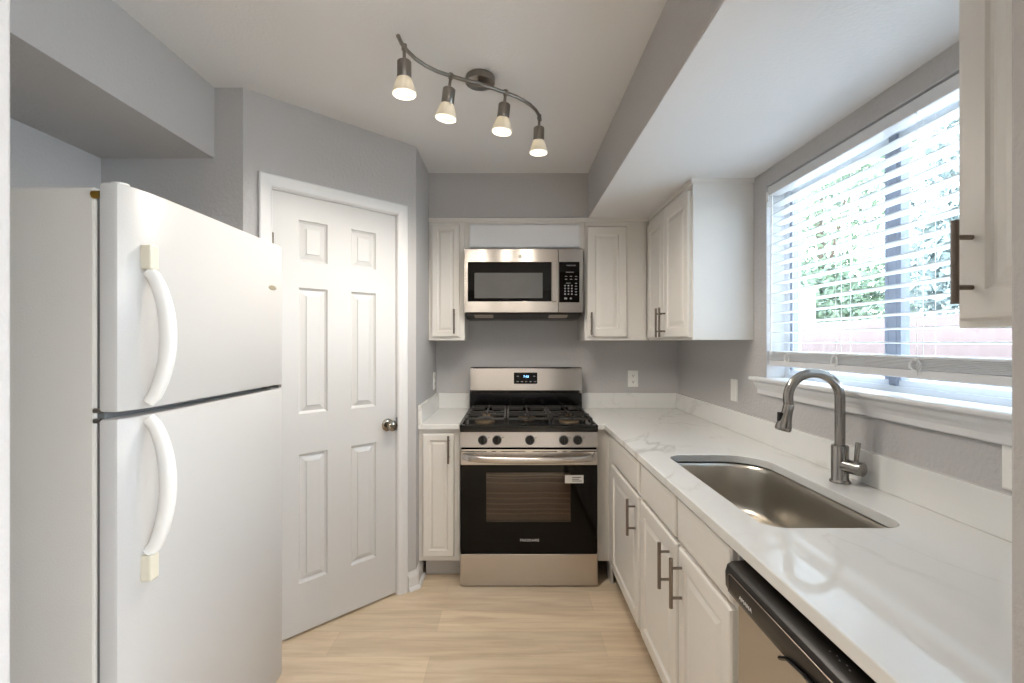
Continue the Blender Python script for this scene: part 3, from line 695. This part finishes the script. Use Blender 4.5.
def bow(parent, z0, z1, cap0, cap1, ctop):
    """arched grip whose plain end bends back into the door"""
    y = fy0+.066; n = 20; pts = []; rad = []
    for k in range(n+1):
        t = k/n; s_ = math.sin(PI*t)**.62
        pts.append((-.892+.042*s_, y+.010*s_, z0+(z1-z0)*t)); rad.append(.0125+.004*s_)
    MB().tube(pts, rad, 16, flat=(.85, 1.15)).build('handle', M['plastic_white'], parent, smooth=50)
    box('handle_cap', M['beige'], parent, -.905, -.876, y-.014, y+.016, cap0, cap1, bev=.005)['label'] = 'yellowed beige end cap'
bow(fd, 1.212, 1.535, 1.537, 1.598, True); bow(rd, .842, 1.172, .775, .840, False)
R = Matrix.Translation((-.8935, 1.798, 1.563)) @ Matrix.Rotation(PI/2, 4, 'Y') @ Matrix.Diagonal((.34, 1.15, 1, 1))
MB().lathe([(.026, 0), (.026, .001), (.022, .002), (.001, .002)], R, 28).build('badge', M['champagne'], fd)['label'] = 'small oval champagne coloured badge'
MB().box(-.99, -.935, fy1-.05, fy1-.02, 1.181, 1.195).box(-.935, -.899, fy1-.03, fy1-.006, 1.183, 1.193).build('middle_hinge', M['nickel'], r)
MB().box(-1.02, -.93, fy0+.0, fy0+.03, 1.722, 1.728, .002).build('top_hinge', M['plastic_white'], r) if 0 else None
MB().cyl((-.972, fy0+.002, 1.703), (-.957, fy0+.002, 1.703), .009, n=16).build('hinge_screw', M['brass'], r)
MB().cyl((-.932, fy0+.03, 1.7322), (-.932, fy0+.03, 1.737), .018, n=20).build('door_plug', M['plastic_white'], fd)
for z in (1.176, 1.2): MB().cyl((-.97, fy0+.003, z), (-.955, fy0+.003, z), .006, n=10).build('hinge_pin', M['nickel'], r)

# ------------------------------------------------------------------ track light
def ceil_pt(px, py, zr): y = zr*480/(342-py); return Vector(((px-511)*y/480, y, 1.36+zr))
t = thing('track_light', 'brushed nickel S-curved ceiling track light with four spotlights', 'light', (-.123, 1.91, CEIL))
MB().lathe([(.058, -.0005), (.060, -.006), (.060, -.026), (.054, -.031), (.002, -.031)], Matrix.Translation((-.126, 1.958, CEIL)), 40).build('canopy', M['nickel'], t, smooth=40)
raw = [(398.2, 36), (401.5, 43.5), (406.9, 50.5), (415, 58.5), (425.6, 65.7), (437, 71.4), (450.2, 75.8), (463, 79.5), (477, 83.3), (492, 88), (506.4, 93), (516, 96.6), (524, 100.8), (530.5, 105), (535.7, 110), (538.8, 115), (540.5, 120)]
rail = [ceil_pt(a, b, 1.020) for a, b in raw]
MB().tube(rail, .0072, 12, flat=(1, 1)).build('rail', M['nickel'], t, smooth=40)
MB().cyl((-.126, 1.950, CEIL-.031), (-.132, 1.905, 2.380), .007, n=12).build('rail_post', M['nickel'], t, smooth=40)
for i, (px, py, tx, ty) in enumerate(((404.2, 47.5, -.00, .02), (450.8, 76.2, -.13, .05), (505.6, 92.8, -.10, .0), (539.2, 117, -.02, .03))):
    p = ceil_pt(px, py, 1.020); ax = Vector((tx, ty, -1)).normalized()
    R = Matrix.Translation(p) @ ax.to_track_quat('Z', 'Y').to_matrix().to_4x4()
    hd_ = MB().lathe([(.004, .0), (.006, .004), (.006, .038), (.012, .042), (.021, .046), (.0245, .050), (.0245, .108), (.023, .110), (.003, .110)], R, 28)
    hd_.tube([R @ Vector((0, 0, -.010)), R @ Vector((0, 0, .010))], .0095, 14)
    hd_ = hd_.build('spotlight_head', M['nickel'], t, smooth=40)
    sh = MB(); sh._skin([[sh.bm.verts.new(R @ Vector((rr*math.cos(2*PI*k/32), rr*math.sin(2*PI*k/32), z))) for k in range(32)] for rr, z in ((.022, .104), (.026, .108), (.031, .122), (.0365, .140), (.040, .152), (.0415, .158), (.039, .1595), (.036, .156), (.030, .136), (.024, .112))], caps=False)
    sh.build('glass_shade', M['frosted'], hd_, smooth=60)
    MB().lathe([(.012, .112), (.020, .124), (.0245, .142), (.0245, .147), (.018, .150), (.002, .151)], R, 24).build('bulb', M['bulb'], hd_, smooth=50)
    rg = MB(); rg._skin([[rg.bm.verts.new(R @ Vector((rr*math.cos(2*PI*k/32), rr*math.sin(2*PI*k/32), z))) for k in range(32)] for rr, z in ((.0400, .1598), (.0405, .1620), (.0385, .1632), (.0365, .1620), (.0360, .1598))], caps=False)
    rg.build('glass_rim', M['bulb_rim'], hd_, smooth=60)
    ld = bpy.data.lights.new('spotlight_lamp', 'SPOT'); ld.energy = LAMP_W*4; ld.color = (1, .92, .81); ld.shadow_soft_size = .022; ld.spot_size = math.radians(166); ld.spot_blend = .75
    lo = bpy.data.objects.new('spotlight_lamp', ld); COL.objects.link(lo); lo.parent = t
    lo.location = R @ Vector((0, 0, .170)) - t.location; lo.rotation_euler = ax.to_track_quat('-Z', 'Y').to_euler()

# fill lamp with a made-up housing, added behind the viewer to brighten the kitchen
l = thing('fill_lamp', 'added fill lamp on the ceiling of the unseen adjoining room', 'light', (1.25, -1.5, CEIL))
MB().lathe([(.22, 0), (.22, -.03), (.20, -.035), (.001, -.036)], Matrix.Translation((1.25, -1.5, CEIL)), 40).build('fill_lamp_base', M['plastic_white'], l, smooth=40)
ld = bpy.data.lights.new('fill_lamp_area', 'AREA'); ld.shape = 'DISK'; ld.size = .6; ld.energy = FILL_LAMP_W; ld.color = (1, .97, .93)
lo = bpy.data.objects.new('fill_lamp_area', ld); COL.objects.link(lo); lo.parent = l; lo.location = (0, 0, -.06)

# ------------------------------------------------------------------ window
win = struct(thing('window_1', 'wide slider window over the sink', 'window', (RW+.10, (WY0+WY1)/2, WZ0)))
del win['category']
m = MB(); x0, x1 = RW+.085, RW+.135; b = .035
m.box(x0, x1, WY0, WY0+b, WZ0, WZ1).box(x0, x1, WY1-b, WY1, WZ0, WZ1).box(x0, x1, WY0+b, WY1-b, WZ0, WZ0+b).box(x0, x1, WY0+b, WY1-b, WZ1-b, WZ1)
m.build('window_frame', M['vinyl_white'], win)
ym = 1.600
box('meeting_rail', M['vinyl'], win, x0+.005, x1, ym-.018, ym+.018, WZ0+b, WZ1-b, bev=.004)
for y0, y1 in ((WY0+b, ym-.018), (ym+.018, WY1-b)):
    for ya in (y0, y1-.016): MB().box(x0+.006, x0+.035, ya, ya+.016, WZ0+b+.02, WZ1-b-.02).build('sash_stile', M['vinyl'], win)
    for za in (WZ0+b, WZ1-b-.02): MB().box(x0+.012, x0+.035, y0, y1, za, za+.02).build('sash_rail', M['vinyl_white'], win)
for y0, y1 in ((WY0+b+.02, ym-.036), (ym+.036, WY1-b-.02)): box('window_pane', M['pane'], win, x0+.022, x0+.025, y0, y1, WZ0+b+.02, WZ1-b-.02)
# stool and apron
ws = struct(MB().box(1.133, RW+.085, WY0-.01, WY1, 1.180, 1.196, .005).build('window_sill', M['trim']))
ws['label'] = 'white window stool under the blind'
MB().box(1.133, RW-.0005, WY1, WY1+.075, 1.180, 1.196, .005).box(1.133, RW-.0005, WY0-.08, WY0, 1.180, 1.196, .005).build('sill_ear', M['trim'], ws)
ap = [(RW-.0005, 1.1795), (1.144, 1.1795), (1.144, 1.172), (1.150, 1.160), (1.158, 1.150), (1.163, 1.138), (1.163, 1.120), (1.167, 1.116), (RW-.0005, 1.116)]
m = MB(); m.loops([[(x, y, z) for x, z in ap] for y in (WY0-.05, WY1+.045)])
m.build('apron', M['trim'], ws)
# reveal lining (drywall return painted white)
m = MB(); m.box(RW+.001, RW+.085, WY1-.003, WY1-.0005, 1.197, WZ1).box(RW+.001, RW+.085, WY0, WY1, WZ1-.003, WZ1-.0005)
struct(m.build('trim_3', M['trim']))

# ------------------------------------------------------------------ blind
bx = RW+.030
bl = thing('window_blind', 'white horizontal slat blind, slats open, in the window over the sink', 'blind', (bx, 1.58, 1.25))
by0, by1 = WY0+.012, WY1-.010
box('headrail', M['trim'], bl, bx-.028, bx+.028, by0, by1, 2.032, 2.072, bev=.003)
m = MB(); NS = 16
def slat(m, z, tilt=-.06, th=.0028, w=.050):
    L = []
    for y in (by0+.004, by1-.004):
        c, s_ = math.cos(tilt), math.sin(tilt); q = []
        for a, b_ in ((-w/2, 0), (-w/4, .0012), (0, .0018), (w/4, .0012), (w/2, 0), (w/2, -th), (0, .0018-th), (-w/2, -th)):
            q.append((bx+a*c-b_*s_, y, z+a*s_+b_*c))
        L.append(q)
    m.loops(L)
for k in range(NS): slat(m, 1.314+k*.0446)
m.build('slats', M['slat'], bl)
m = MB()
for k in range(9): slat(m, 1.283+k*.0044, 0, .0026)
m.build('stacked_slats', M['slat'], bl)
box('bottom_rail', M['trim'], bl, bx-.026, bx+.026, by0+.003, by1-.003, 1.252, 1.278, bev=.004)
for y in (1.03, 1.40, 1.75, 2.05):
    m = MB()
    for x in (bx-.027, bx+.027): m.cyl((x, y, 1.262), (x, y, 2.035), .0008, n=6)
    m.cyl((bx, y+.01, 1.262), (bx, y+.01, 2.02), .0009, n=6)
    m.build('ladder_cord', M['plastic_white'], bl)
    m = MB(); rnd = random.Random(int(y*100))
    for q in range(3):
        pp = []; a0 = rnd.random()*6
        for k in range(14):
            a = a0+k*.75; rr = .012+.010*rnd.random()
            pp.append((bx-.031-.004*rnd.random(), y+rr*math.cos(a)*1.1, 1.292+rr*math.sin(a)))
        m.tube(pp, .0009, 5)
    m.build('gathered_cord', M['plastic_white'], bl)
MB().cyl((bx-.040, by1-.050, 1.30), (bx-.036, by1-.050, 2.02), .0042, n=8).build('tilt_wand', M['plastic_white'], bl, smooth=40)
MB().box(bx-.034, bx-.028, by1-.012, by1+.004, 2.005, 2.05, .002).build('valance_clip', M['plastic_white'], bl)

# ------------------------------------------------------------------ outlets
def outlet(name, cat, label, c, u, d, toggles):
    c = Vector(c); u = Vector(u); d = Vector(d); o = thing(name, label, cat, c)
    MB().panel(c-u*.036-Z*.058+d*.0005, u, Z, .072, .116, [(0, 0), (0, .003), (.003, .0055), (.006, .006)], d).build('cover_plate', M['outlet'], o)
    if toggles:
        MB().panel(c-u*.0165-Z*.033+d*.0065, u, Z, .033, .066, [(0, 0), (0, .001), (.001, .002)], d).build('switch_rocker', M['outlet'], o)
    else:
        for s_ in (-1, 1):
            fc = MB().panel(c-u*.014+Z*(s_*.022-.013)+d*.0062, u, Z, .028, .026, [(0, 0), (0, .001), (.001, .0016)], d).build('socket', M['outlet'], o)
            for k in (-1, 1): MB().panel(c+u*(.006*k-.0013)+Z*(s_*.022-.001)+d*.008, u, Z, .0026, .008, [(0, 0), (0, .0008)], d).build('slot', M['socket'], fc)
            MB().panel(c-u*.0025+Z*(s_*.022-.009)+d*.008, u, Z, .005, .005, [(0, 0), (0, .0008)], d).build('ground_hole', M['socket'], fc)
outlet('wall_outlet', 'outlet', 'white wall outlet on the back wall right of the range', (.861, BACK, 1.101), X, -Y, False)
outlet('light_switch', 'switch', 'white switch plate below the corner cabinet on the window wall', (RW, 2.535, 1.105), -Y, -X, True)
outlet('wall_outlet', 'outlet', 'white wall outlet on the side wall left of the range', (LW, 3.28, 1.095), Y, X, False)
outlet('wall_outlet', 'outlet', 'white wall outlet at the right edge under the window', (RW, 1.115, 1.068), -Y, -X, False)

# ------------------------------------------------------------------ outside
struct(MB().box(1.6, 60, -30, 60, -.3, -.15).build('ground', M['lawn']))
rw = MB().box(7.0, 7.25, 2.5, 30, -.15, 1.80).build('retaining_wall', M['retaining']); struct(rw)
rw2 = MB().box(5.6, 5.9, 1.5, 30, -.15, 1.02).build('low_wall', M['cap']); struct(rw2)
MB().box(5.55, 5.95, 1.5, 30, 1.02, 1.10).build('wall_coping', M['vinyl'], rw2)
p = MB().box(7.6, 8.0, 12.6, 13.2, -.15, 2.75, .01).build('white_column', M['post']); tag(p, 'white square column behind the pale wall outside', 'column')
def tree(label, x, y, h, blobs, m, n, size, seed):
    rnd = random.Random(seed)
    t = thing('tree', label, 'tree', (x, y, -.15))
    tr_ = MB(); tr_.tube([(x, y, -.15), (x+.1, y, h*.3), (x-.05, y+.1, h*.6), (x, y, h*.85)], [.16, .13, .09, .03], 10)
    for bx_, by_, bz_, br_ in blobs: tr_.tube([(x, y, h*.35), (x+bx_*.6, y+by_*.6, (h*.35+bz_)/2+.2), (x+bx_, y+by_, bz_)], [.07, .05, .015], 7)
    tr_.build('trunk', M['bark'], t)
    f = MB()
    for k in range(n):
        bx_, by_, bz_, br_ = rnd.choice(blobs)
        d_ = Vector((rnd.gauss(0, 1), rnd.gauss(0, 1), rnd.gauss(0, 1))).normalized()*br_*(rnd.random()**.4)
        c_ = Vector((x+bx_, y+by_, bz_))+d_
        a = Vector((rnd.gauss(0, 1), rnd.gauss(0, 1), rnd.gauss(0, 1))).normalized(); b_ = a.cross(Vector((rnd.gauss(0, 1), rnd.gauss(0, 1), rnd.gauss(0, 1)))).normalized()
        s_ = size*(.6+rnd.random()*.8)
        f.bm.faces.new([f.bm.verts.new(c_+v) for v in (a*s_, b_*s_*.5, -a*s_, -b_*s_*.5)])
    f.build('foliage', m, t)
tree('leafy green tree seen in the left half of the window', 10.8, 16.6, 9.0, [(0, 0, 3.0, 1.6), (-.6, -1.0, 2.6, 1.2), (.5, -1.9, 2.7, 1.3), (.6, 1.5, 3.2, 1.3), (.2, .4, 5.4, 1.9), (0, -1.4, 7.0, 1.7), (.3, 1.2, 8.4, 1.6)], M['leaf'], 8500, .12, 1)
tree('grey green tree seen in the right half of the window', 10.0, 10.0, 7.5, [(0, 0, 4.3, 1.5), (0, -1.2, 3.2, 1.4), (.6, .9, 3.6, 1.2), (-.5, .2, 2.6, 1.1), (.4, .2, 5.6, 1.4), (.2, -.3, 7.0, 1.2)], M['leaf2'], 8500, .11, 2)
